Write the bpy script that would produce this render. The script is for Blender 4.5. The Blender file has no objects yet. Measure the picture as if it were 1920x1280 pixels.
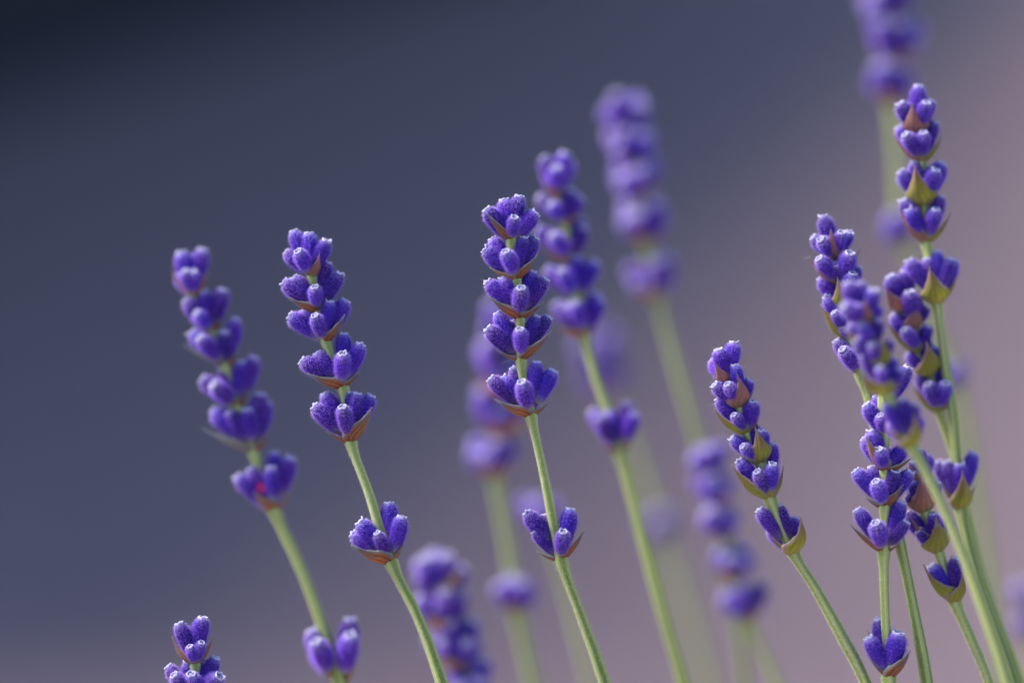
import bpy, math, random
from mathutils import Vector, Matrix
R = math.radians
rnd = random.Random(7)

# ------------------------------------------------------------------ camera, sky, sun, exposure
sc = bpy.context.scene
COL = sc.collection
TILT = R(13.0)
LENS, SENSOR = 100.0, 36.0
Z0 = 0.170 * LENS / SENSOR                       # distance of the plane of sharp focus (frame is 17 cm wide there)
CAM = Vector((0.0, -Z0 * math.cos(TILT), 0.40 + Z0 * math.sin(TILT)))
FWD = Vector((0, math.cos(TILT), -math.sin(TILT)))
UP = Vector((0, math.sin(TILT), math.cos(TILT)))
RIGHT = Vector((1, 0, 0))
cd = bpy.data.cameras.new('camera')
cam = bpy.data.objects.new('camera', cd)
COL.objects.link(cam)
cam.location = CAM
cam.rotation_euler = (R(90) - TILT, 0, 0)
cd.lens, cd.sensor_width = LENS, SENSOR
cd.clip_start, cd.clip_end = 0.01, 200
cd.dof.use_dof = True
cd.dof.focus_distance = Z0
cd.dof.aperture_fstop = 3.5
sc.camera = cam

SUN_EL, SUN_AZ = R(47), R(-76)                   # azimuth from +Y (away from camera), negative = left
world = bpy.data.worlds.new('World')
sc.world = world
world.use_nodes = True
wn = world.node_tree
sky = wn.nodes.new('ShaderNodeTexSky')
sky.sky_type = 'NISHITA'
sky.sun_disc = False
sky.sun_elevation = SUN_EL
sky.sun_rotation = SUN_AZ
sky.air_density, sky.dust_density, sky.ozone_density = 1.0, 0.8, 1.6
wn.links.new(sky.outputs[0], wn.nodes['Background'].inputs[0])
wn.nodes['Background'].inputs[1].default_value = 0.11
sd = bpy.data.lights.new('sun', 'SUN')
sun = bpy.data.objects.new('sun', sd)
COL.objects.link(sun)
sd.energy, sd.angle, sd.color = 3.9, R(26), (1.0, 0.90, 0.78)
to_sun = Vector((math.sin(SUN_AZ) * math.cos(SUN_EL), math.cos(SUN_AZ) * math.cos(SUN_EL), math.sin(SUN_EL)))
sun.rotation_euler = to_sun.to_track_quat('Z', 'Y').to_euler()
sun.location = to_sun * 3
sc.view_settings.view_transform = 'Standard'
sc.view_settings.look = 'None'
sc.view_settings.gamma = 1
sc.view_settings.use_curve_mapping = False
sc.view_settings.exposure = 0.92

# ------------------------------------------------------------------ helpers
def W(z):
    return z * SENSOR / LENS

def P(x, y, depth):
    """point seen at photo pixel (x, y), 'depth' metres behind the plane of focus"""
    z = Z0 + depth
    s = W(z) / 1920.0
    return CAM + FWD * z + RIGHT * ((x - 960) * s) + UP * (-(y - 640) * s)

def link(name, mesh, parent=None, **props):
    o = bpy.data.objects.new(name, mesh)
    COL.objects.link(o)
    if parent is not None:
        o.parent = parent
    for k, v in props.items():
        o[k] = v
    return o

def mesh_of(name, v, f, mats, midx=None, smooth=True, uv=None):
    m = bpy.data.meshes.new(name)
    m.from_pydata([tuple(p) for p in v], [], f)
    for mt in mats:
        m.materials.append(mt)
    if midx:
        m.polygons.foreach_set('material_index', midx)
    if smooth:
        m.polygons.foreach_set('use_smooth', [True] * len(m.polygons))
    if uv:
        l = m.uv_layers.new(name='UVMap')
        for lp in m.loops:
            l.data[lp.index].uv = uv[lp.vertex_index]
    m.update()
    return m

class N:
    """small node-tree helper"""
    def __init__(self, name):
        self.m = bpy.data.materials.new(name)
        self.m.use_nodes = True
        self.t = self.m.node_tree
        self.b = self.t.nodes['Principled BSDF']
        self.out = self.t.nodes['Material Output']
    def n(self, kind, **kw):
        x = self.t.nodes.new(kind)
        for k, v in kw.items():
            if k.startswith('i_'):
                x.inputs[k[2:].replace('_', ' ')].default_value = v
            else:
                setattr(x, k, v)
        return x
    def l(self, a, b):
        self.t.links.new(a, b)
    def ramp(self, fac, stops, interp='LINEAR'):
        r = self.n('ShaderNodeValToRGB')
        r.color_ramp.interpolation = interp
        e = r.color_ramp.elements
        while len(e) < len(stops):
            e.new(0.5)
        for el, (p, c) in zip(e, stops):
            el.position = p
            el.color = tuple(c) + (1,) if len(c) == 3 else c
        self.l(fac, r.inputs[0])
        return r.outputs[0]
    def mix(self, fac, a, b, mode='MIX'):
        x = self.n('ShaderNodeMix', data_type='RGBA', blend_type=mode)
        for s, val in ((x.inputs[0], fac), (x.inputs[6], a), (x.inputs[7], b)):
            if hasattr(val, 'links'):
                self.l(val, s)
            elif isinstance(val, (int, float)):
                s.default_value = val
            else:
                s.default_value = tuple(val) + (1,)
        return x.outputs[2]
    def math(self, op, a, b=0.0, c=None):
        x = self.n('ShaderNodeMath', operation=op)
        for i, val in enumerate((a, b, c)):
            if val is None:
                continue
            if hasattr(val, 'links'):
                self.l(val, x.inputs[i])
            else:
                x.inputs[i].default_value = val
        return x.outputs[0]
    def bump(self, h, strength, dist):
        x = self.n('ShaderNodeBump')
        x.inputs['Strength'].default_value = strength
        x.inputs['Distance'].default_value = dist
        self.l(h, x.inputs['Height'])
        self.l(x.outputs[0], self.b.inputs['Normal'])

# ------------------------------------------------------------------ materials
def mat_bud():
    k = N('calyx_violet')
    tc = k.n('ShaderNodeTexCoord')
    sep = k.n('ShaderNodeSeparateXYZ')
    k.l(tc.outputs['Object'], sep.inputs[0])
    oi = k.n('ShaderNodeObjectInfo')
    mp = k.n('ShaderNodeMapping')
    mp.inputs['Scale'].default_value = (9, 9, 2.2)
    k.l(tc.outputs['Object'], mp.inputs[0])
    nz = k.n('ShaderNodeTexNoise', i_Scale=2.6, i_Detail=5.0, i_Roughness=0.7)
    k.l(mp.outputs[0], nz.inputs['Vector'])
    z = k.math('ADD', sep.outputs[2], k.math('MULTIPLY', k.math('SUBTRACT', nz.outputs[0], 0.5), 0.22))
    c1 = k.ramp(z, [(0.0, (.34, .36, .24)), (.12, (.22, .17, .36)), (.30, (.095, .018, .32)), (.62, (.062, .008, .29)),
                    (.84, (.080, .020, .30)), (.97, (.26, .17, .56))])
    c2 = k.ramp(z, [(0.0, (.34, .36, .24)), (.12, (.20, .18, .38)), (.30, (.045, .016, .34)), (.62, (.022, .007, .30)),
                    (.84, (.030, .018, .31)), (.97, (.20, .18, .56))])
    c = k.mix(oi.outputs['Random'], c1, c2)
    vr = k.math('FRACT', k.math('MULTIPLY', oi.outputs['Random'], 7.31))
    hs = k.n('ShaderNodeHueSaturation')
    k.l(k.math('MULTIPLY_ADD', vr, .8, .42), hs.inputs['Value'])
    k.l(c, hs.inputs['Color'])
    c = hs.outputs[0]
    k.l(k.mix(k.math('MULTIPLY', nz.outputs[0], 0.14), c, (.20, .10, .55)), k.b.inputs['Base Color'])
    k.b.inputs['Roughness'].default_value = .75
    k.b.inputs['Specular IOR Level'].default_value = .25
    k.b.inputs['Sheen Weight'].default_value = .35
    k.b.inputs['Sheen Roughness'].default_value = .28
    k.b.inputs['Sheen Tint'].default_value = (.55, .36, 1.0, 1)
    k.bump(nz.outputs[0], .5, .00012)
    return k.m

def mat_plain(name, col, rough=.7, sheen=0.0, trans=0.0):
    k = N(name)
    tc = k.n('ShaderNodeTexCoord')
    nz = k.n('ShaderNodeTexNoise', i_Scale=14.0, i_Detail=3.0)
    k.l(tc.outputs['Object'], nz.inputs['Vector'])
    cc = k.mix(nz.outputs[0], [x * .65 for x in col], [min(1, x * 1.3) for x in col])
    k.l(cc, k.b.inputs['Base Color'])
    k.b.inputs['Roughness'].default_value = rough
    k.b.inputs['Specular IOR Level'].default_value = .25
    k.b.inputs['Sheen Weight'].default_value = sheen
    if trans:
        tr = k.n('ShaderNodeBsdfTranslucent')
        k.l(cc, tr.inputs[0])
        mx = k.n('ShaderNodeMixShader')
        mx.inputs[0].default_value = trans
        k.l(k.b.outputs[0], mx.inputs[1])
        k.l(tr.outputs[0], mx.inputs[2])
        k.l(mx.outputs[0], k.out.inputs[0])
    return k.m

def mat_bract(name, low, mid, tip, vein, edge, veins=.75):
    k = N(name)
    uv = k.n('ShaderNodeUVMap')
    sep = k.n('ShaderNodeSeparateXYZ')
    k.l(uv.outputs[0], sep.inputs[0])
    oi = k.n('ShaderNodeObjectInfo')
    tc = k.n('ShaderNodeTexCoord')
    nz = k.n('ShaderNodeTexNoise', i_Scale=5.0, i_Detail=5.0, i_Roughness=.65, noise_dimensions='4D')
    k.l(tc.outputs['Object'], nz.inputs['Vector'])
    k.l(k.math('MULTIPLY', oi.outputs['Random'], 40.0), nz.inputs['W'])
    nzs = k.math('SUBTRACT', nz.outputs[0], .5)
    v = k.math('ADD', sep.outputs[1], k.math('MULTIPLY', nzs, .55))
    base = k.ramp(v, [(0.0, low), (.42, mid), (.80, tip), (1.0, edge)])
    a = k.math('MULTIPLY', k.math('ADD', sep.outputs[0], k.math('MULTIPLY', nzs, .22)), 22.0)
    s = k.math('POWER', k.math('ABSOLUTE', k.math('SINE', a)), 5.0)
    s = k.math('MULTIPLY', s, k.math('SUBTRACT', 1.1, sep.outputs[1]))
    c = k.mix(k.math('MULTIPLY', s, veins), base, vein)
    d = k.math('ABSOLUTE', k.math('SUBTRACT', sep.outputs[0], .5))
    e = k.ramp(k.math('ADD', d, k.math('MULTIPLY', nzs, .14)), [(.36, (0, 0, 0)), (.48, (1, 1, 1))])
    c = k.mix(e, c, edge)
    k.l(c, k.b.inputs['Base Color'])
    k.b.inputs['Roughness'].default_value = .6
    k.b.inputs['Specular IOR Level'].default_value = .3
    k.b.inputs['Sheen Weight'].default_value = .25
    k.bump(k.math('ADD', k.math('MULTIPLY', s, -1.0), k.math('MULTIPLY', nz.outputs[0], 1.2)), .8, .00018)
    tr = k.n('ShaderNodeBsdfTranslucent')
    k.l(c, tr.inputs[0])
    mx = k.n('ShaderNodeMixShader')
    mx.inputs[0].default_value = .48
    k.l(k.b.outputs[0], mx.inputs[1])
    k.l(tr.outputs[0], mx.inputs[2])
    k.l(mx.outputs[0], k.out.inputs[0])
    return k.m

def mat_stem():
    k = N('stem_green')
    uv = k.n('ShaderNodeUVMap')
    sep = k.n('ShaderNodeSeparateXYZ')
    k.l(uv.outputs[0], sep.inputs[0])
    tc = k.n('ShaderNodeTexCoord')
    nz = k.n('ShaderNodeTexNoise', i_Scale=900.0, i_Detail=4.0, i_Roughness=.7)
    k.l(tc.outputs['Object'], nz.inputs['Vector'])
    nzs = k.math('SUBTRACT', nz.outputs[0], .5)
    # green bands in the four furrows, paler ridges
    g = k.math('COSINE', k.math('MULTIPLY', k.math('ADD', sep.outputs[0], k.math('MULTIPLY', nzs, .05)), 8 * math.pi))
    g = k.ramp(k.math('MULTIPLY_ADD', g, .5, .5), [(.25, (0, 0, 0)), (.75, (1, 1, 1))])
    low = k.mix(g, (.085, .15, .010), (.38, .48, .11))
    high = k.mix(g, (.30, .40, .07), (.48, .54, .20))
    f = k.ramp(sep.outputs[1], [(.0, (1, 1, 1)), (.10, (1, 1, 1)), (.26, (0, 0, 0))])
    c = k.mix(f, low, high)
    c = k.mix(k.math('MULTIPLY', nz.outputs[0], .2), c, (.40, .44, .30))
    k.l(c, k.b.inputs['Base Color'])
    k.b.inputs['Roughness'].default_value = .55
    k.b.inputs['Specular IOR Level'].default_value = .3
    k.b.inputs['Sheen Weight'].default_value = .3
    k.bump(nz.outputs[0], .6, .00008)
    return k.m

M_BUD = mat_bud()
def mat_fuzz():
    k = N('calyx_fuzz')
    tc = k.n('ShaderNodeTexCoord')
    sep = k.n('ShaderNodeSeparateXYZ')
    k.l(tc.outputs['Object'], sep.inputs[0])
    c = k.ramp(sep.outputs[2], [(.0, (.60, .62, .50)), (.18, (.44, .28, .86)), (.62, (.42, .22, .97)), (.86, (.54, .38, .97)), (1.0, (.70, .62, .95))])
    k.l(c, k.b.inputs['Base Color'])
    k.b.inputs['Roughness'].default_value = .6
    tr = k.n('ShaderNodeBsdfTranslucent')
    k.l(c, tr.inputs[0])
    mx = k.n('ShaderNodeMixShader')
    mx.inputs[0].default_value = .55
    k.l(k.b.outputs[0], mx.inputs[1])
    k.l(tr.outputs[0], mx.inputs[2])
    k.l(mx.outputs[0], k.out.inputs[0])
    return k.m
M_FUZZ = mat_fuzz()
M_RIM = mat_plain('calyx_rim_pale', (.50, .47, .74), .7, .4)
M_CAP = mat_plain('calyx_mouth_dark', (.17, .15, .33), .7, .3)
M_STEM = mat_stem()
M_SFUZZ = mat_plain('stem_hair', (.86, .85, .86), .8, 0, .4)
M_BFUZZ = mat_plain('bract_hair', (.66, .68, .70), .8, 0, .4)
M_PETAL = mat_plain('petal_magenta', (.45, .03, .20), .6)
BR = {
    'brown': mat_bract('bract_brown', (.42, .15, .045), (.58, .25, .09), (.27, .25, .24), (.13, .038, .018), (.54, .56, .54)),
    'rust': mat_bract('bract_rust', (.52, .20, .06), (.60, .28, .12), (.50, .30, .20), (.20, .065, .035), (.52, .46, .42), .5),
    'pink': mat_bract('bract_pink', (.50, .42, .14), (.56, .30, .20), (.50, .24, .24), (.36, .13, .12), (.60, .40, .52), .55),
    'green': mat_bract('bract_green', (.56, .50, .14), (.48, .49, .065), (.44, .30, .13), (.27, .29, .03), (.60, .40, .50), .55),
    'ember': mat_bract('bract_ember', (.66, .27, .06), (.70, .32, .10), (.62, .32, .15), (.36, .12, .04), (.60, .38, .22), .4),
    'grey': mat_bract('bract_grey', (.38, .30, .20), (.36, .35, .31), (.40, .44, .44), (.20, .19, .16), (.52, .54, .52), .4),
}

# ------------------------------------------------------------------ pieces that all plants share
def bud_meshes(seed):
    r = random.Random(seed)
    prof = [(0, .09), (.05, .14), (.13, .182), (.25, .215), (.40, .234), (.55, .242), (.70, .245), (.80, .232), (.88, .208), (.94, .178), (.975, .15), (.985, .135)]
    seg = 24
    bend = r.uniform(-.05, .07)
    fat = r.uniform(.94, 1.07)
    ph = r.uniform(0, 6.28)
    def pos(t, a, rad):
        rr = rad * fat * (1 + .05 * math.cos(9 * a + ph) * min(1, 4 * t) + .03 * math.sin(2 * a + ph) + .02 * math.sin(5 * t * 3 + 3 * a))
        return Vector((rr * math.cos(a) + bend * t * t, rr * math.sin(a), t))
    v, f = [], []
    for t, rad in prof:
        for i in range(seg):
            v.append(pos(t, 2 * math.pi * i / seg, rad))
    for j in range(len(prof) - 1):
        for i in range(seg):
            a, b = j * seg + i, j * seg + (i + 1) % seg
            f.append((a, b, b + seg, a + seg))
    f.append(tuple(reversed(range(seg))))
    body = mesh_of('bud', v, f, [M_BUD])
    # pale rolled rim and the closed teeth inside it
    v, f, mi = [], [], []
    top = Vector((bend, 0, 0))
    tooth = r.choice([0, 0, .02, .05])
    ta = r.uniform(0, 6.28)
    ringp = [(.150, .945), (.166, .985), (.160, 1.018), (.138, 1.026), (.118, 1.006), (.112, .965)]
    for (rad, z) in ringp:
        for i in range(seg):
            a = 2 * math.pi * i / seg
            wv = 1 + .06 * math.sin(5 * a + ph) + r.uniform(-.02, .02)
            dz = .014 * math.sin(5 * a + ph * 2) + tooth * max(0, math.cos(a - ta)) ** 10
            v.append(top + Vector((rad * fat * wv * math.cos(a), rad * fat * wv * math.sin(a), z + dz)))
    for j in range(len(ringp) - 1):
        for i in range(seg):
            a, b = j * seg + i, j * seg + (i + 1) % seg
            f.append((a, b, b + seg, a + seg)); mi.append(0)
    o = (len(ringp) - 1) * seg
    o2 = len(v)
    for i in range(seg):
        a = 2 * math.pi * i / seg
        lob = .5 + .5 * math.cos(4 * a + ph)
        v.append(top + Vector((.062 * math.cos(a), .062 * math.sin(a), .970 + .040 * lob)))
    v.append(top + Vector((0, 0, .985)))
    for i in range(seg):
        j = (i + 1) % seg
        f.append((o + i, o + j, o2 + j, o2 + i)); mi.append(1)
        f.append((o2 + i, o2 + j, len(v) - 1)); mi.append(0 if (i // 3) % 2 else 1)
    rim = mesh_of('calyx_rim', v, f, [M_RIM, M_CAP], mi)
    # velvet: short hairs all over the tube
    v, f = [], []
    for q in range(2400):
        t = r.random() ** .8 * .945 + .01
        for (t0, r0), (t1, r1) in zip(prof, prof[1:]):
            if t0 <= t <= t1:
                rad = r0 + (r1 - r0) * (t - t0) / (t1 - t0)
        a = r.uniform(0, 2 * math.pi)
        p = pos(t, a, rad * .99)
        out = Vector((math.cos(a), math.sin(a), r.uniform(-.15, .45))) + Vector((r.uniform(-.3, .3), r.uniform(-.3, .3), r.uniform(-.2, .2)))
        ln = r.uniform(.060, .145) * (1 if t < .85 else .75) * (1.35 if r.random() < .1 else 1)
        side = Vector((-math.sin(a), math.cos(a), r.uniform(-.5, .5))).normalized() * .0052
        k = len(v)
        v += [p - side, p + side, p + out.normalized() * ln]
        f.append((k, k + 1, k + 2))
    fz = mesh_of('fuzz', v, f, [M_FUZZ], smooth=False)
    return body, rim, fz

BUDS = [bud_meshes(100 + i) for i in range(8)]

def bract_mesh(seed, kind):
    r = random.Random(seed)
    belly = .20 if kind in ('pink', 'green') else .13
    keel = .022 if kind in ('pink', 'green') else .03
    nt, na = 15, 12
    curl = r.uniform(-.04, .08)
    twist = r.uniform(-.10, .10)
    lobes = r.uniform(0, 6.28)
    outer, uv = [], []
    def pt(t, u, off):
        rad = (.055 + .28 * math.sin(math.pi * min(1, t / .76)) ** .8) if t < .38 else .335 * (max(0, 1 - (t - .38) / .64) ** 1.25 if kind in ('pink', 'green') else 1 - ((t - .38) / .64) ** 1.15)
        rad = max(rad, .012)
        amax = R(98 - 40 * t)
        rag = 1 + .07 * math.sin(9 * t + lobes) * abs(u) + .05 * math.sin(31 * t + 2 * lobes * (1 if u > 0 else 2)) * abs(u) ** 3
        a = u * amax * rag
        rr = rad - off
        y = -belly * math.sin(math.pi * t) - keel * math.exp(-(u * 5) ** 2) * math.sin(math.pi * min(1, t + .1)) - curl * t ** 4 + rad - rr * math.cos(a) + .012 * math.sin(6 * u + lobes) * t
        return Vector((rr * math.sin(a) + twist * t * t, y, t - .05 * abs(u) * math.sin(math.pi * t)))
    v, f, uvs = [], [], []
    for layer, off in enumerate((0, .011)):
        for j in range(nt + 1):
            for i in range(na + 1):
                t, u = j / nt, 2 * i / na - 1
                v.append(pt(t, u, off if 0 < i < na and j < nt else off * .4))
                uvs.append((i / na, t))
    S = (nt + 1) * (na + 1)
    for j in range(nt):
        for i in range(na):
            a = j * (na + 1) + i
            f.append((a, a + 1, a + na + 2, a + na + 1))
            f.append((S + a + na + 1, S + a + na + 2, S + a + 1, S + a))
    for j in range(nt):
        for i in (0, na):
            a = j * (na + 1) + i
            b = a + na + 1
            f.append((a, b, S + b, S + a) if i == 0 else (b, a, S + a, S + b))
    for i in range(na):
        a = nt * (na + 1) + i
        f.append((a, a + 1, S + a + 1, S + a))
        f.append((i + 1, i, S + i, S + i + 1))
    m = mesh_of('bract', v, f, [BR[kind]], uv=uvs)
    v, f = [], []
    for q in range(170):                               # fringe of hairs on the two margins
        t = r.uniform(.05, .99)
        u = r.choice((-1, 1)) * r.uniform(.95, 1)
        p = pt(t, u, .01)
        d = Vector((r.uniform(-.6, .6), r.uniform(0, 1), r.uniform(-.2, .9))).normalized() * r.uniform(.02, .06)
        k = len(v)
        s = Vector((r.uniform(-1, 1), r.uniform(-1, 1), r.uniform(-1, 1))).normalized() * .004
        v += [p - s, p + s, p + d]
        f.append((k, k + 1, k + 2))
    for q in range(160):                               # sparse down on the outside
        t, u = r.uniform(.05, .95), r.uniform(-.95, .95)
        p = pt(t, u, 0)
        d = Vector((u * .8, -.6, r.uniform(-.1, .8))).normalized() * r.uniform(.012, .03)
        k = len(v)
        s = Vector((r.uniform(-1, 1), r.uniform(-1, 1), r.uniform(-1, 1))).normalized() * .003
        v += [p - s, p + s, p + d]
        f.append((k, k + 1, k + 2))
    return m, mesh_of('fuzz', v, f, [M_BFUZZ], smooth=False)

BRACTS = {k: [bract_mesh(300 + 10 * n + i, k) for i in range(4)] for n, k in enumerate(BR)}

# ------------------------------------------------------------------ a stalk
def catmull(pts, step):
    out = []
    n = len(pts)
    for i in range(n - 1):
        p0, p1, p2, p3 = pts[max(0, i - 1)], pts[i], pts[i + 1], pts[min(n - 1, i + 2)]
        c = max(2, int((p2 - p1).length / step))
        for q in range(c):
            t = q / c
            out.append(.5 * ((2 * p1) + (p2 - p0) * t + (2 * p0 - 5 * p1 + 4 * p2 - p3) * t * t + (3 * p1 - p0 - 3 * p2 + p3) * t ** 3))
    out.append(pts[-1])
    return out

def build_stem(root, pts, r0, r1, hairs, hair_to, nodes=()):
    """pts: world points from the tip of the spike down to the ground"""
    path = catmull(pts, .0012 if hairs else .0035)
    seg = 24
    v, f, uv = [], [], []
    lens = [0]
    for a, b in zip(path, path[1:]):
        lens.append(lens[-1] + (b - a).length)
    frames = []
    x = Vector((.9, .45, 0)).normalized()
    tw = rnd.uniform(0, 1.57)
    for i, p in enumerate(path):
        d = (path[min(i + 1, len(path) - 1)] - path[max(i - 1, 0)]).normalized()
        x = (x - d * x.dot(d)).normalized()
        y = d.cross(x)
        s = lens[i]
        rad = r0 + (r1 - r0) * min(1, s / .08) + .00012 * math.sin(s * 260 + tw) * .5
        for nd in nodes:
            rad *= 1 + .40 * math.exp(-((p - nd).length / .0013) ** 2)
        if i == 0:
            rad *= .5
        frames.append((p, x.copy(), y, rad))
        for k in range(seg):
            a = 2 * math.pi * k / seg
            c = math.cos(4 * (a + tw))
            rr = rad * (1 + .085 * c + .03 * math.cos(8 * (a + tw)))
            v.append(p + x * rr * math.cos(a) + y * rr * math.sin(a) - root.location)
            uv.append(((a + tw) / (2 * math.pi), min(1, s / .35)))
    n = len(path)
    for i in range(n - 1):
        for k in range(seg):
            a, b = i * seg + k, i * seg + (k + 1) % seg
            f.append((a, b, b + seg, a + seg))
    f.append(tuple(range(seg)))
    f.append(tuple(reversed(range((n - 1) * seg, n * seg))))
    m = mesh_of('stem', v, f, [M_STEM], uv=uv)
    st = link('stem', m, root)
    if hairs:
        v, f = [], []
        last = max(i for i in range(n) if lens[i] < hair_to)
        for q in range(int(hair_to * hairs)):
            i = rnd.randrange(0, last)
            t = rnd.random()
            p, x, y, rad = frames[i]
            p = p.lerp(frames[i + 1][0], t)
            a = rnd.uniform(0, 2 * math.pi)
            o = x * math.cos(a) + y * math.sin(a)
            c = math.cos(4 * (a + tw))
            q0 = p + o * rad * (1 + .085 * c - .02) - root.location
            d = (o + Vector((rnd.uniform(-.4, .4), rnd.uniform(-.4, .4), rnd.uniform(-.4, .4)))).normalized()
            sd_ = (y * math.cos(a) - x * math.sin(a)) * .00005
            k = len(v)
            v += [q0 - sd_, q0 + sd_, q0 + d * rnd.uniform(.00018, .00042)]
            f.append((k, k + 1, k + 2))
        link('fuzz', mesh_of('fuzz', v, f, [M_SFUZZ], smooth=False), st, kind='stuff')
    return st

def rot_to(d, roll):
    q = d.to_track_quat('Z', 'Y')
    return q.to_matrix().to_4x4() @ Matrix.Rotation(roll, 4, 'Z')

def add_bud(root, base, tip, length, width, fuzzy=True):
    d = (tip - base).normalized()
    body, rim, fz = rnd.choice(BUDS)
    o = link('bud', body, root)
    b0 = tip - d * length
    o.matrix_local = Matrix.Translation(b0 - root.location) @ rot_to(d, rnd.uniform(0, 6.28)) @ Matrix.Diagonal((length * width, length * width, length, 1))
    link('calyx_rim', rim, o)
    if fuzzy:
        link('fuzz', fz, o, kind='stuff')
    return o

def add_bract(root, base, tip, axis, kind, width, front=False):
    d = tip - base
    L = d.length
    d.normalize()
    n = axis - d * axis.dot(d)
    if n.length < .15:
        n = n + FWD - d * FWD.dot(d)
    n.normalize()
    x = n.cross(d)
    m = Matrix((x, n, d)).transposed().to_4x4()
    me, fz = rnd.choice(BRACTS[kind])
    o = link('bract', me, root)
    w = L * width * (.86 if front else .66)
    o.matrix_local = Matrix.Translation(base - root.location) @ m @ Matrix.Diagonal((w, w, L, 1))
    link('fuzz', fz, o, kind='stuff')
    return o

def stalk(label, stem, whorls, depth, slope=0.0, size=1.06, sr=(.00064, .00098), hairs=95000, back=2, y_ref=640):
    """stem: photo pixels from tip to lower frame edge; whorls: (node pixel, buds, bracts);
    depth: metres behind the plane of focus at pixel row y_ref, slope: metres of depth per pixel row"""
    dep = lambda y: depth + slope * (y - y_ref)
    pts = [P(x, y, dep(y)) for x, y in stem]
    d = (pts[-1] - pts[-2]).normalized()
    p = pts[-1].copy()
    while p.z > .035:                                  # on down to the soil, straightening up
        d = (d * .86 + Vector((0, 0, -1)) * .14).normalized()
        p = p + d * min(.03, max(.012, p.z - .02))
        pts.append(p.copy())
    root = link('lavender_stalk', None)
    root.location = (p.x, p.y, 0)
    pts.append(Vector((p.x, p.y, -.004)))
    root['label'], root['category'], root['group'] = label, 'lavender', 'lavender stalks in flower'
    s_vis = sum((b - a).length for a, b in zip(pts[:len(stem)], pts[1:len(stem)])) + .012
    build_stem(root, pts, sr[0], sr[1], hairs, s_vis, [P(w[0][0], w[0][1], dep(w[0][1])) for w in whorls])
    for wi, (node, buds, bracts) in enumerate(whorls):
        bx, by = node
        z = dep(by)
        s = W(Z0 + z) / 1920.0                         # metres per pixel at this whorl
        nb = P(bx, by, z)
        ia = min(range(len(stem)), key=lambda i: abs(stem[i][1] - by))
        a0, a1 = stem[max(0, ia - 1)], stem[min(len(stem) - 1, ia + 1)]
        axis = (P(a0[0], a0[1], dep(a0[1])) - P(a1[0], a1[1], dep(a1[1]))).normalized()
        full = 76 * size
        todo = [(b[0], b[1], b[2] if len(b) > 2 else '', b[3] if len(b) > 3 else 1.0) for b in buds]
        up2 = Vector((a0[0] - a1[0], a0[1] - a1[1])).normalized()
        if back and len(buds) > 1:
            mh = sum(math.hypot(b[0] - bx, b[1] - by) for b in buds) / len(buds)
            for q in range(back):
                e = (q - (back - 1) / 2) * .5
                h = mh * .72
                todo.append((bx + h * (up2.x * .95 - up2.y * e), by + h * (up2.y * .95 + up2.x * e), 'b', 1.0))
        for (tx, ty, sg, sz) in todo:
            p2 = math.hypot(tx - bx, ty - by)
            if isinstance(sg, (int, float)):
                dz = sg
            else:
                dz = math.sqrt(max(0, (full * sz) ** 2 - p2 * p2))
                dz = min(dz, .75 * p2)
                dz = {'f': -1, 'b': 1}.get(sg, rnd.choice((-.35, -.2, .2))) * max(dz, p2 * .12)
            tip = P(tx, ty, z + dz * s)
            L3 = (tip - nb).length
            ln = min(L3 * (.74 if sg == 'f' else .86), 66 * size * sz * s)
            base = nb.copy()
            base += (tip - nb).normalized() * 3 * s + axis * 5 * s
            if sg in ('f', 'b'):
                base += FWD * ((-7 if sg == 'f' else 7) * s)
            wd = (66 * size * sz * s / ln) ** .7 * rnd.uniform(.74, .88)
            add_bud(root, base, tip, ln, min(wd, 1.08))
        for b in bracts:
            tx, ty, sg, kind = b[:4]
            wid = b[4] if len(b) > 4 else 1.0
            p2 = math.hypot(tx - bx, ty - by)
            dz = sg * p2 if isinstance(sg, float) else {'f': -.62 if kind in ('pink', 'green') else -.42, 'b': .5, 's': -.2}[sg] * p2
            tip = P(tx, ty, z + dz * s)
            dirn = (tip - nb).normalized()
            base = nb - dirn * 4 * s - axis * 3 * s
            add_bract(root, base, tip, axis, kind, wid, sg == 'f' and kind in ('pink', 'green'))
    return root

def add_petal(root, at):
    v, f = [], []
    for j in range(6):
        for i in range(5):
            u, t = i / 2 - 1, j / 5
            wd = .0008 * math.sin(math.pi * (.15 + .8 * t))
            v.append(Vector((u * wd, -.0006 * t - .0003 * u * u, (t - .5) * .0022)))
    for j in range(5):
        for i in range(4):
            a = j * 5 + i
            f.append((a, a + 1, a + 6, a + 5))
    o = link('petal', mesh_of('petal', v, f, [M_PETAL]), root)
    o.location = at - root.location

def auto(node, w, n=7, kind='rust', lean=(0, -1), seed=0, h=1.3):
    """a whorl too far out of focus to read bud by bud: n buds round the node, spread w pixels wide"""
    r = random.Random(seed)
    ux, uy = lean
    buds, bracts = [], []
    n += 3
    for i in range(n):
        a = 2 * math.pi * (i + r.uniform(-.2, .2)) / n + seed
        rad = w * .44 * r.uniform(.6, 1.0)
        hh = w * .46 * h * r.uniform(.5, 1.25)
        ox = math.cos(a) * rad
        buds.append((node[0] + ux * hh - uy * ox, node[1] + uy * hh + ux * ox, math.sin(a) * rad))
    for sgn in (-1, 1):
        ox = sgn * w * .34 * r.uniform(.5, 1.2)
        hh = w * .28 * r.uniform(.8, 1.3)
        bracts.append((node[0] + ux * hh - uy * ox, node[1] + uy * hh + ux * ox, (-1.0 if kind == 'ember' or sgn * math.cos(seed * 2.0) > 0 else .9), kind, 1.2))
    return (node, buds, bracts)

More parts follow.
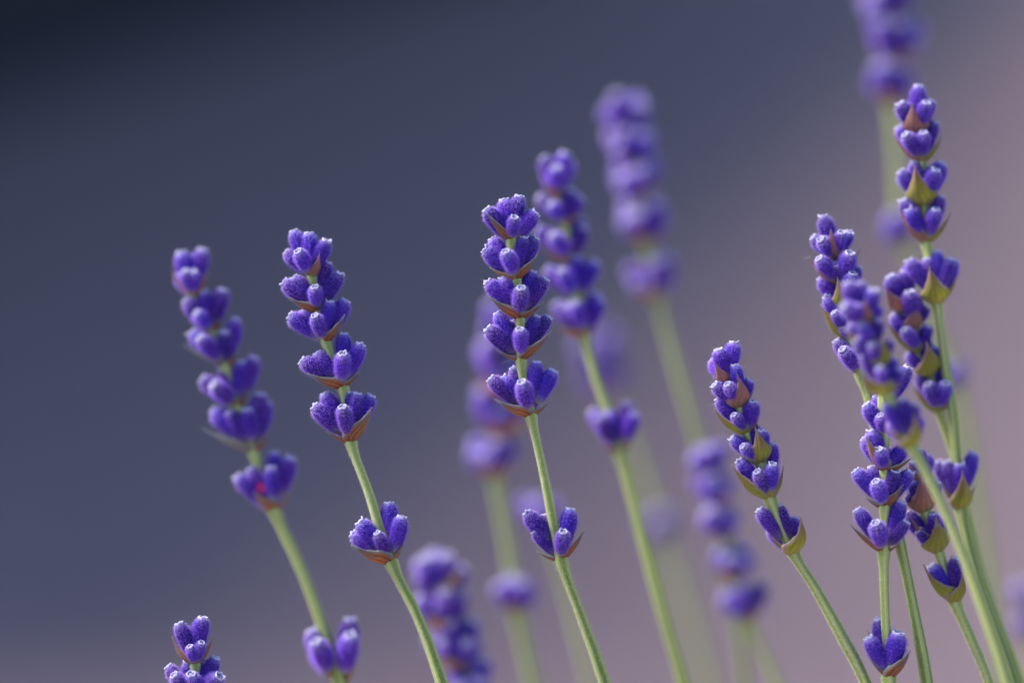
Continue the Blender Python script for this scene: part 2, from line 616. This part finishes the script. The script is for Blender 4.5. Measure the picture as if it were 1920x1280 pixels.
#STRUCTURE
# ------------------------------------------------------------------ setting: ground and an added dark wall that shades it
def mat_ground(name, a, b, c, scale):
    k = N(name)
    tc = k.n('ShaderNodeTexCoord')
    vo = k.n('ShaderNodeTexVoronoi', i_Scale=scale)
    k.l(tc.outputs['Object'], vo.inputs['Vector'])
    nz = k.n('ShaderNodeTexNoise', i_Scale=1.1, i_Detail=4.0)
    k.l(tc.outputs['Object'], nz.inputs['Vector'])
    g = k.ramp(vo.outputs['Color'], [(.0, a), (.5, b), (1.0, c)])
    g = k.mix(k.ramp(nz.outputs[0], [(.35, (0, 0, 0)), (.7, (.6, .6, .6))]), g, b)
    k.l(g, k.b.inputs['Base Color'])
    k.b.inputs['Roughness'].default_value = .9
    k.b.inputs['Specular IOR Level'].default_value = .2
    k.bump(vo.outputs['Distance'], .6, .01)
    return k.m

def sheet(name, pts, z, m):
    me = mesh_of(name, [(x, y, z) for x, y in pts], [tuple(range(len(pts)))], [m], smooth=False)
    o = link(name, me)
    o['kind'] = 'structure'
    return o

sheet('ground', [(-40, -40), (40, -40), (40, 60), (-40, 60)], 0, mat_ground('gravel_mauve', (.215, .152, .172), (.29, .212, .238), (.335, .262, .288), 90))

def wall(p, q, h, th, m, label):
    p, q = Vector((p[0], p[1], 0)), Vector((q[0], q[1], 0))
    u = (q - p).normalized()
    n = Vector((-u.y, u.x, 0))
    L = (q - p).length
    root = link('shade_wall', None, label=label, category='wall')
    root.location = p
    v, f = [], []
    def box(x0, x1, y0, y1, z0, z1):
        k = len(v)
        for (x, y, z) in ((x0, y0, z0), (x1, y0, z0), (x1, y1, z0), (x0, y1, z0), (x0, y0, z1), (x1, y0, z1), (x1, y1, z1), (x0, y1, z1)):
            v.append(u * x + n * y + Vector((0, 0, z)))
        f.extend([tuple(k + i for i in t) for t in ((0, 3, 2, 1), (4, 5, 6, 7), (0, 1, 5, 4), (1, 2, 6, 5), (2, 3, 7, 6), (3, 0, 4, 7))])
    box(0, L, 0, th, -.02, h)
    link('wall_body', mesh_of('wall_body', v, f, [m], smooth=False), root)
    v, f = [], []
    box(-.03, L + .03, -.05, th + .05, h, h + .07)
    link('coping', mesh_of('coping', v, f, [m], smooth=False), root)

M_WALL = mat_ground('shade_wall_dark', (.018, .022, .035), (.026, .030, .046), (.032, .036, .052), 40)
wall((-1.2, 0.95), (0.35, 6.5), 1.4, .25, M_WALL, 'added dark wall that shades the ground behind the lavender')  # made-up wall: its soft shadow and dark face shape the background gradient

# ------------------------------------------------------------------ the lavender stalks
stalk('sharpest violet lavender stalk, five crowded brown-bracted whorls above bare stem with one lower whorl',
      [(955, 415), (958, 452), (968, 525), (975, 598), (977, 676), (984, 730), (996, 782), (1022, 900), (1052, 1050), (1088, 1150), (1137, 1290)],
      [((958, 454), [(911, 392), (944, 374, 'b'), (971, 367, 'b'), (966, 407, 'f', .85), (1006, 400)], [(914, 398, 'f', 'brown', .8)]),
       ((968, 526), [(922, 447, 'b'), (908, 468), (950, 469, 'f'), (981, 444, 's'), (1005, 446, 'b')], [(1008, 472, 'f', 'brown', .8), (918, 500, 's', 'rust')]),
       ((975, 598), [(914, 527), (942, 520, 's'), (974, 539, 'f'), (998, 508, 'b'), (1024, 522)], [(918, 552, 'f', 'brown'), (1022, 562, 's', 'brown', .8)]),
       ((977, 676), [(933, 586, 'b'), (913, 616), (977, 616, 'f'), (1005, 591, 's'), (1026, 592, 'b'), (960, 603, 'b')], [(1035, 617, 'f', 'brown', .8), (929, 656, 's', 'brown', .7)]),
       ((995, 780), [(920, 708), (943, 706, 's'), (977, 716, 'f'), (964, 689, 'b'), (1005, 677, 's'), (1037, 693)], [(926, 748, 'f', 'brown'), (1031, 750, 's', 'brown', .8)]),
       ((1052, 1051), [(989, 959), (1000, 996, 's', .85), (1057, 996, 'f', .85), (1073, 954, 's'), (1020, 965, 'b')], [(1097, 988, 's', 'brown', .85), (1006, 1033, 's', 'brown', .7)])],
      0.0)

stalk('violet lavender stalk next to the sharpest one, pink bract at its tip, lone whorl below',
      [(578, 470), (584, 518), (597, 584), (611, 641), (643, 727), (658, 829), (692, 925), (734, 1055), (785, 1160), (832, 1290)],
      [((584, 519), [(551, 433, 'b'), (580, 437, 's'), (612, 450), (535, 473), (557, 471, 'f', .85)], [(598, 474, 'f', 'pink', .9)]),
       ((597, 584), [(531, 529), (551, 520, 's'), (589, 537, 'f', .9), (615, 492, 'b'), (638, 512)], [(538, 557, 'f', 'brown')]),
       ((611, 642), [(543, 591), (589, 592, 'f', .9), (566, 586, 'b'), (619, 564, 's'), (649, 563, 'b')], [(646, 590, 'f', 'brown', .9)]),
       ((643, 728), [(567, 673), (597, 659, 's'), (641, 662, 'f'), (647, 625, 'b'), (677, 645)], [(576, 696, 'f', 'brown'), (676, 694, 's', 'brown', .8)]),
       ((657, 830), [(588, 762), (612, 735, 'b'), (644, 763, 'f'), (674, 737, 's'), (695, 740, 'b'), (655, 735, 'b')], [(694, 760, 'f', 'brown', 1.15), (610, 808, 's', 'brown', .7)]),
       ((734, 1056), [(672, 979, 's'), (660, 1000, 'b'), (707, 999, 'f', .85), (729, 942, 'b'), (755, 968)], [(656, 1022, 'f', 'brown'), (757, 1016, 's', 'rust', .7)])],
      0.0015, slope=-.000009, y_ref=900)

stalk('slightly blurred lavender stalk with grey-tipped bracts and a magenta petal in its lower whorl',
      [(358, 500), (364, 560), (400, 622), (425, 690), (447, 764), (476, 850), (515, 958), (562, 1060), (600, 1160), (642, 1290)],
      [((364, 556), [(341, 473), (380, 468), (345, 509, 'f', .85), (362, 509, 'f', .85)], [(322, 505, 's', 'pink'), (386, 510, 'f', 'rust')]),
       ((400, 621), [(349, 561), (382, 546, 's'), (417, 542), (370, 585, 'f', .8)], [(412, 588, 'f', 'brown', 1.2)]),
       ((425, 688), [(360, 622), (376, 630, 'f'), (443, 598), (425, 620, 's')], [(344, 645, 's', 'grey', .55), (450, 655, 'f', 'brown', .9)]),
       ((447, 763), [(377, 712), (417, 687, 's'), (455, 677, 's'), (480, 670), (398, 720, 'f')], [(462, 732, 'f', 'brown', 1.3), (420, 742, 'f', 'brown')]),
       ((476, 849), [(400, 767), (432, 770, 'f'), (485, 737, 's'), (467, 765, 'f'), (500, 752, 'b')], [(378, 799, 's', 'grey', .6), (506, 803, 's', 'brown', .8)]),
       ((515, 959), [(445, 892), (470, 877, 's'), (510, 875, 'f'), (515, 847, 'b'), (545, 857)], [(478, 922, 'f', 'rust', 1.3), (547, 920, 's', 'rust', .7)]),
       ((622, 1272), [(587, 1180, .0, 1.3), (596, 1200, 'f', 1.1)], [(602, 1236, 's', 'rust', .8)]),
       ((646, 1280), [(658, 1160, .0, 1.3), (655, 1190, 'f', 1.2)], [(668, 1236, 's', 'rust', .8)])],
      0.021, hairs=30000, size=1.14)
add_petal(bpy.data.objects['lavender_stalk.002'], P(489, 912, .021 - .003))

stalk('blurred lavender stalk close behind the sharpest one, rust bracts and a small separate whorl below',
      [(1040, 325), (1046, 368), (1060, 420), (1072, 488), (1083, 560), (1097, 630), (1115, 700), (1140, 772), (1163, 848), (1190, 950), (1225, 1080), (1258, 1200), (1284, 1290)],
      [((1046, 368), [(1021, 295), (1061, 288), (1040, 312, 'f'), (1070, 305, 'b')], [(1022, 338, 'f', 'pink', 1.2)]),
       ((1060, 420), [(1010, 371), (1034, 380, 'f'), (1073, 356, 's'), (1088, 368)], [(1080, 395, 'f', 'pink')]),
       ((1072, 489), [(1007, 430), (1037, 439, 'f'), (1088, 412, 'b'), (1099, 427)], [(1014, 460, 's', 'pink')]),
       ((1083, 561), [(1025, 504), (1052, 507, 'f'), (1079, 481, 's'), (1117, 490)], [(1094, 540, 'f', 'rust')]),
       ((1097, 630), [(1040, 570), (1076, 567, 'f'), (1058, 573, 's'), (1117, 549, 's'), (1129, 561)], [(1046, 610, 'f', 'rust', 1.1), (1128, 603, 's', 'rust', .8)]),
       ((1163, 848), [(1108, 770), (1122, 782, 'f'), (1138, 772, 's'), (1177, 755, 's'), (1190, 774, 'f')], [(1125, 826, 's', 'pink'), (1187, 818, 's', 'rust')])],
      0.034, hairs=30000)

stalk('sharp slender lavender stalk with yellow-green cupped bracts, standing alone before a dark violet blurred one',
      [(1360, 680), (1363, 716), (1388, 765), (1401, 812), (1427, 866), (1444, 934), (1487, 1035), (1530, 1105), (1577, 1190), (1628, 1290)],
      [((1363, 717), [(1347, 655), (1376, 642)], [(1338, 678, 'f', 'pink', .95)]),
       ((1388, 762), [(1380, 683, 'f'), (1340, 720), (1362, 722, 'f', .8), (1406, 712, 's')], [(1387, 700, 'f', 'pink', 1.15), (1412, 724, 'b', 'pink')]),
       ((1401, 812), [(1345, 747), (1378, 776, 'f', .8), (1413, 751, 's')], [(1338, 766, 's', 'green', 1.1), (1424, 774, 's', 'pink', .8)]),
       ((1427, 867), [(1372, 821), (1394, 835, 'f', .75), (1406, 796, 's'), (1431, 806)], [(1416, 801, 'f', 'green', 1.15), (1440, 822, 'b', 'green')]),
       ((1444, 935), [(1386, 862), (1419, 884, 'f', .85), (1450, 869, 'f', .95), (1445, 831, 'b')], [(1374, 866, 's', 'green', 1.15), (1467, 872, 's', 'green', .95)]),
       ((1487, 1036), [(1423, 955), (1460, 947, 's'), (1489, 970, 'b', .85)], [(1500, 966, 'f', 'green', 1.1), (1440, 1000, 's', 'green', .8)])],
      0.001)

stalk('lavender stalk with pink-bracted tip, lower whorls hidden by a nearer blurred green-bracted stalk',
      [(1558, 450), (1567, 488), (1574, 535), (1580, 580), (1592, 636), (1614, 702), (1632, 760), (1650, 850), (1671, 940), (1690, 1030), (1715, 1150), (1740, 1290)],
      [((1567, 488), [(1545, 405), (1523, 446), (1539, 448, 'f', .9), (1577, 435, 'f', .9), (1592, 434)], [(1553, 428, 'f', 'pink', 1.1)]),
       ((1573, 536), [(1537, 482, 'f', .9), (1594, 473, 'f'), (1566, 496, 'f', .8)], [(1519, 482, 's', 'pink'), (1611, 466, 's', 'green', .8)]),
       ((1580, 580), [(1539, 520), (1600, 512, 'f'), (1608, 499)], [(1572, 518, 'f', 'green')]),
       ((1592, 637), [(1550, 555), (1565, 584, 'f', .8), (1577, 612, 'f', .6), (1600, 570, 'b')], [(1541, 568, 's', 'green', 1.1)]),
       ((1614, 703), [(1569, 637), (1579, 655, 'f', .9), (1608, 640, 'b')], [(1588, 684, 's', 'rust', .8)])],
      0.006, slope=-.000009, y_ref=700)

stalk('nearer blurred lavender stalk with broad yellow-green bracts, its stem crossing in front of other stems',
      [(1612, 560), (1622, 606), (1640, 650), (1653, 690), (1664, 738), (1684, 785), (1709, 836), (1747, 905), (1790, 1000), (1840, 1130), (1892, 1290)],
      [((1623, 608), [(1587, 530), (1610, 530, 's'), (1638, 543), (1581, 573, 'f'), (1604, 573, 'f'), (1653, 578)], [(1618, 560, 'f', 'pink', 1.1)]),
       ((1640, 648), [(1614, 608, 'f', .8), (1651, 600, 's'), (1590, 612)], [(1578, 612, 's', 'green', 1.0)]),
       ((1653, 686), [(1606, 633), (1667, 637), (1632, 645, 'f', .8)], [(1656, 630, 'f', 'green', 1.1)]),
       ((1664, 736), [(1618, 665), (1649, 688, 'f', .85), (1676, 672), (1688, 690)], [(1612, 694, 'f', 'green', 1.15), (1694, 700, 's', 'green')]),
       ((1709, 836), [(1661, 757), (1691, 748, 's'), (1711, 757), (1719, 782, 'b')], [(1709, 776, 'f', 'green', 1.25), (1665, 796, 's', 'green')])],
      -0.019, hairs=40000, sr=(.0006, .0009))

stalk('sharp upright lavender stalk with orange-brown bracts and a three-bud whorl low on its straight stem',
      [(1652, 730), (1656, 765), (1658, 815), (1659, 884), (1660, 951), (1657, 1035), (1660, 1150), (1666, 1270), (1668, 1300)],
      [((1662, 770), [(1702, 688), (1648, 700, 'b')], []),
       ((1658, 818), [(1621, 759), (1649, 778, 'f', .8), (1644, 742, 'b'), (1664, 756, 's'), (1690, 770, 'b')], [(1690, 790, 'f', 'brown', .8)]),
       ((1659, 884), [(1636, 806, 's'), (1649, 842, 'f', .9), (1699, 838), (1620, 822, 'b')], [(1621, 818, 'f', 'rust', 1.0), (1713, 857, 's', 'brown', .9)]),
       ((1660, 952), [(1606, 880), (1640, 904, 'f', .9), (1634, 874, 'b'), (1678, 882, 's'), (1706, 882)], [(1692, 905, 'f', 'brown', 1.0), (1622, 930, 'b', 'brown')]),
       ((1657, 1036), [(1608, 954), (1640, 980, 'f', .95), (1693, 941, 's'), (1701, 977, 'f', .95)], [(1589, 980, 's', 'brown', .62), (1690, 1014, 's', 'brown', .7)]),
       ((1666, 1271), [(1649, 1160, 'b', 1.1), (1629, 1194, 's', 1.05), (1686, 1186, 's', 1.25)], [(1706, 1215, 'f', 'brown', 1.15), (1630, 1230, 's', 'brown', .6), (1624, 1174, 'b', 'grey', .22)])],
      0.0, back=1)

stalk('lavender stalk behind the upright one, folded green bracts hiding its buds, two buds lowest',
      [(1720, 870), (1723, 905), (1735, 958), (1760, 1032), (1791, 1128), (1822, 1200), (1858, 1290)],
      [((1723, 906), [(1729, 843), (1711, 864), (1745, 858, 'b')], [(1708, 866, 'f', 'pink'), (1738, 838, 'b', 'pink', .7)]),
       ((1735, 958), [(1712, 900, 's'), (1758, 902, 's'), (1699, 930)], [(1721, 886, 'f', 'pink', 1.15), (1764, 900, 'b', 'green')]),
       ((1760, 1033), [(1719, 995), (1745, 962, 's'), (1760, 966, 'b'), (1700, 962, 'b')], [(1750, 966, 'f', 'green', 1.2), (1704, 960, 's', 'pink', .7), (1776, 972, 'b', 'green')]),
       ((1791, 1128), [(1745, 1060), (1789, 1044)], [(1731, 1058, 's', 'green', 1.0), (1804, 1068, 'f', 'green', .95)])],
      0.005, back=1)

stalk('tall lavender stalk with evenly spaced whorls in pointed peach and lime bracts',
      [(1718, 205), (1719, 250), (1728, 304), (1732, 384), (1737, 456), (1757, 568), (1772, 680), (1788, 790), (1802, 955), (1830, 1080), (1865, 1180), (1902, 1290)],
      [((1719, 250), [(1722, 161, 's'), (1689, 193), (1740, 193, 'f', .9), (1750, 190)], [(1707, 192, 'f', 'pink', 1.25)]),
       ((1728, 304), [(1687, 236), (1698, 252, 'f', .9), (1732, 249, 'f', .9), (1752, 228, 's')], [(1676, 252, 's', 'pink', .9), (1766, 252, 's', 'green', 1.0)]),
       ((1731, 385), [(1689, 321), (1716, 302, 's'), (1732, 310, 's'), (1756, 318, 'f'), (1769, 307)], [(1718, 308, 'f', 'green', 1.15)]),
       ((1737, 457), [(1695, 374), (1702, 392, 'f', .95), (1766, 368), (1756, 392, 'f', .95)], [(1684, 384, 's', 'pink', .9), (1782, 396, 's', 'green', .9)]),
       ((1757, 569), [(1706, 487), (1736, 485, 's'), (1754, 471, 's'), (1783, 485, 'f'), (1791, 487)], [(1745, 498, 'f', 'green', 1.15), (1718, 540, 's', 'rust', 1.0), (1792, 515, 's', 'green')]),
       ((1802, 955), [(1755, 866, 'b'), (1773, 866, 's'), (1799, 869, 'f'), (1824, 848)], [(1766, 905, 's', 'green', .8), (1806, 880, 'f', 'green', .9), (1830, 905, 's', 'rust', .7)])],
      0.012, hairs=40000, back=0, sr=(.00055, .0009))

stalk('short dense lavender stalk against the tall lime-bracted one, rosy bracts turning lime lower down',
      [(1688, 540), (1694, 583), (1714, 618), (1725, 660), (1744, 703), (1762, 772), (1785, 842), (1803, 905), (1816, 970), (1842, 1080), (1878, 1180), (1915, 1290)],
      [((1694, 584), [(1665, 519), (1698, 508, 's'), (1710, 494)], [(1658, 536, 'f', 'pink')]),
       ((1714, 618), [(1706, 546, 'f'), (1720, 552, 's'), (1738, 575), (1677, 590, 'b')], [(1711, 560, 'f', 'pink', 1.15)]),
       ((1725, 661), [(1672, 591), (1696, 617, 'f', .85), (1740, 610)], [(1662, 602, 's', 'green', 1.0)]),
       ((1744, 704), [(1701, 662), (1730, 625, 's'), (1757, 650, 's')], [(1738, 638, 'f', 'green', 1.25), (1766, 656, 'b', 'pink')]),
       ((1762, 773), [(1722, 700), (1741, 721, 'f', .85), (1770, 676, 's'), (1773, 716, 'f', .9)], [(1714, 720, 's', 'green', 1.1), (1784, 728, 's', 'green', .9)])],
      0.014, hairs=30000, back=0, sr=(.0006, .00095))

stalk('small sharp lavender tip standing apart, two big round-mouthed buds above two tiny ones',
      [(362, 1205), (366, 1245), (368, 1312), (372, 1380)],
      [((366, 1246), [(337, 1167), (379, 1156), (357, 1210, 'f', .7), (380, 1205, 'f', .7)], [(323, 1193, 's', 'pink'), (397, 1190, 's', 'pink', .9)]),
       ((368, 1318), [(313, 1250), (323, 1266, 'f'), (362, 1261, 'f'), (351, 1238, 'b'), (379, 1238, 'b'), (405, 1232), (411, 1265, 'f')], [(318, 1290, 's', 'brown'), (418, 1290, 's', 'brown')])],
      0.002)

# --- stalks well behind the plane of focus
def far(label, stem, spec, depth, **kw):
    return stalk(label, stem, [auto(*a) for a in spec], depth * 1.15, size=1.28, hairs=0, back=0, **kw)

far('strongly blurred lavender stalk with wide stacked violet whorls against the dark background, stem pale green',
    [(1168, 200), (1177, 250), (1190, 310), (1197, 375), (1212, 458), (1232, 558), (1270, 690), (1310, 830), (1340, 940), (1375, 1100), (1400, 1290)],
    [((1177, 252), 105, 7, 'pink', (-.1, -1), 1), ((1188, 308), 105, 7, 'pink', (-.1, -1), 2), ((1197, 372), 105, 7, 'rust', (-.1, -1), 3),
     ((1212, 455), 118, 7, 'rust', (-.1, -1), 4), ((1231, 556), 100, 6, 'rust', (-.15, -1), 5)], .070)
far('tallest lavender stalk, blurred, rising behind the peach and lime bracted one, top cut off',
    [(1652, -60), (1660, -20), (1667, 45), (1676, 120), (1672, 198), (1680, 300), (1692, 445), (1740, 580), (1795, 720), (1830, 900), (1856, 1080), (1884, 1290)],
    [((1655, -30), 110, 6, 'rust', (-.05, -1), 11), ((1666, 45), 120, 7, 'rust', (-.05, -1), 12), ((1676, 120), 124, 7, 'rust', (.05, -1), 13), ((1674, 196), 110, 6, 'rust', (0, -1), 14),
     ((1692, 452), 75, 4, 'pink', (-.2, -1), 15), ((1797, 725), 65, 4, 'pink', (-.3, -1), 16)], .078)
far('blurred dark violet lavender stalk half behind the slender green-bracted one, whorls packed tightly',
    [(1326, 860), (1335, 892), (1346, 950), (1364, 1012), (1384, 1085), (1405, 1165), (1432, 1225), (1462, 1295)],
    [((1333, 893), 80, 6, 'pink', (-.2, -1), 21), ((1345, 948), 84, 6, 'rust', (-.2, -1), 22), ((1362, 1010), 88, 7, 'rust', (-.25, -1), 23),
     ((1383, 1085), 92, 7, 'rust', (-.25, -1), 24), ((1404, 1163), 92, 6, 'rust', (-.25, -1), 25)], .058)
far('blurred lavender stalk with orange bracts peeping out behind the sharpest stalk, separate whorl lower',
    [(940, 600), (942, 650), (938, 735), (930, 815), (928, 892), (952, 1020), (971, 1147), (986, 1220), (1003, 1295)],
    [((948, 655), 120, 7, 'pink', (0, -1), 31), ((945, 738), 135, 8, 'ember', (0, -1), 32), ((935, 818), 120, 7, 'ember', (0, -1), 33),
     ((928, 893), 105, 7, 'ember', (-.05, -1), 34), ((971, 1148), 88, 6, 'ember', (-.1, -1), 35)], .064, sr=(.0008, .0013))
far('blurred lavender top beside the stem below the lone whorl of the pink-tipped stalk',
    [(822, 1085), (832, 1118), (846, 1178), (866, 1248), (888, 1305), (910, 1380)],
    [((830, 1118), 124, 7, 'rust', (-.2, -1), 41), ((846, 1180), 122, 7, 'rust', (-.25, -1), 42), ((866, 1250), 118, 7, 'rust', (-.25, -1), 43), ((890, 1310), 100, 7, 'rust', (-.25, -1), 44)], .046)
far('faintest most blurred lavender stalk, pale violet tip and thick hazy green stem',
    [(1128, 680), (1145, 742), (1195, 870), (1245, 1012), (1290, 1150), (1332, 1295)],
    [((1128, 690), 84, 6, 'pink', (-.2, -1), 51), ((1146, 745), 84, 6, 'pink', (-.3, -1), 52), ((1246, 1012), 70, 5, 'green', (-.2, -1), 53)], .135, sr=(.0010, .0016))
far('blurred lavender buds just reaching into view beyond the crossing stems',
    [(1922, 1110), (1928, 1190), (1936, 1295)],
    [((1926, 1140), 64, 6, 'pink', (0, -1), 61), ((1929, 1198), 70, 6, 'pink', (0, -1), 62)], .090)
far('blurred small lavender tip directly behind the lone lower whorl of the sharpest stalk',
    [(1010, 945), (1022, 988), (1060, 1100), (1112, 1295)],
    [((1022, 990), 82, 6, 'pink', (-.2, -1), 71)], .078)

# --- a few long stray hairs and cobweb threads clinging to the spikes in focus
def stray(root, ends, depth):
    for (x0, y0, x1, y1) in ends:
        a, b = P(x0, y0, depth - .001), P(x1, y1, depth - rnd.uniform(-.001, .002))
        sag = Vector((rnd.uniform(-1, 1), rnd.uniform(-1, 1), rnd.uniform(-1, 1))) * (b - a).length * .18
        v, f = [], []
        for i in range(9):
            t = i / 8
            p = a.lerp(b, t) + sag * math.sin(math.pi * t) - root.location
            w = .000022 * (1 - .6 * t)
            for k in range(3):
                v.append(p + Vector((math.cos(k * 2.094), 0, math.sin(k * 2.094))) * w)
        for i in range(8):
            for k in range(3):
                q, q2 = i * 3 + k, i * 3 + (k + 1) % 3
                f.append((q, q2, q2 + 3, q + 3))
        link('stray_hair', mesh_of('stray_hair', v, f, [M_SFUZZ]), root)

OB = bpy.data.objects
stray(OB['lavender_stalk.004'], [(1346, 660, 1346, 638), (1345, 655, 1334, 650), (1340, 700, 1331, 718), (1394, 690, 1402, 674), (1420, 756, 1428, 748),
                                 (1422, 770, 1452, 765), (1340, 757, 1327, 760), (1412, 800, 1426, 792), (1408, 716, 1424, 712)], .001)
stray(OB['lavender_stalk'], [(1030, 700, 1046, 676), (1010, 755, 1030, 772), (960, 672, 940, 680), (915, 530, 900, 522)], .0)
stray(OB['lavender_stalk.011'], [(381, 1206, 395, 1232), (330, 1170, 318, 1176)], .002)
stray(OB['lavender_stalk.005'], [(1520, 480, 1506, 482), (1606, 470, 1616, 456)], .008)
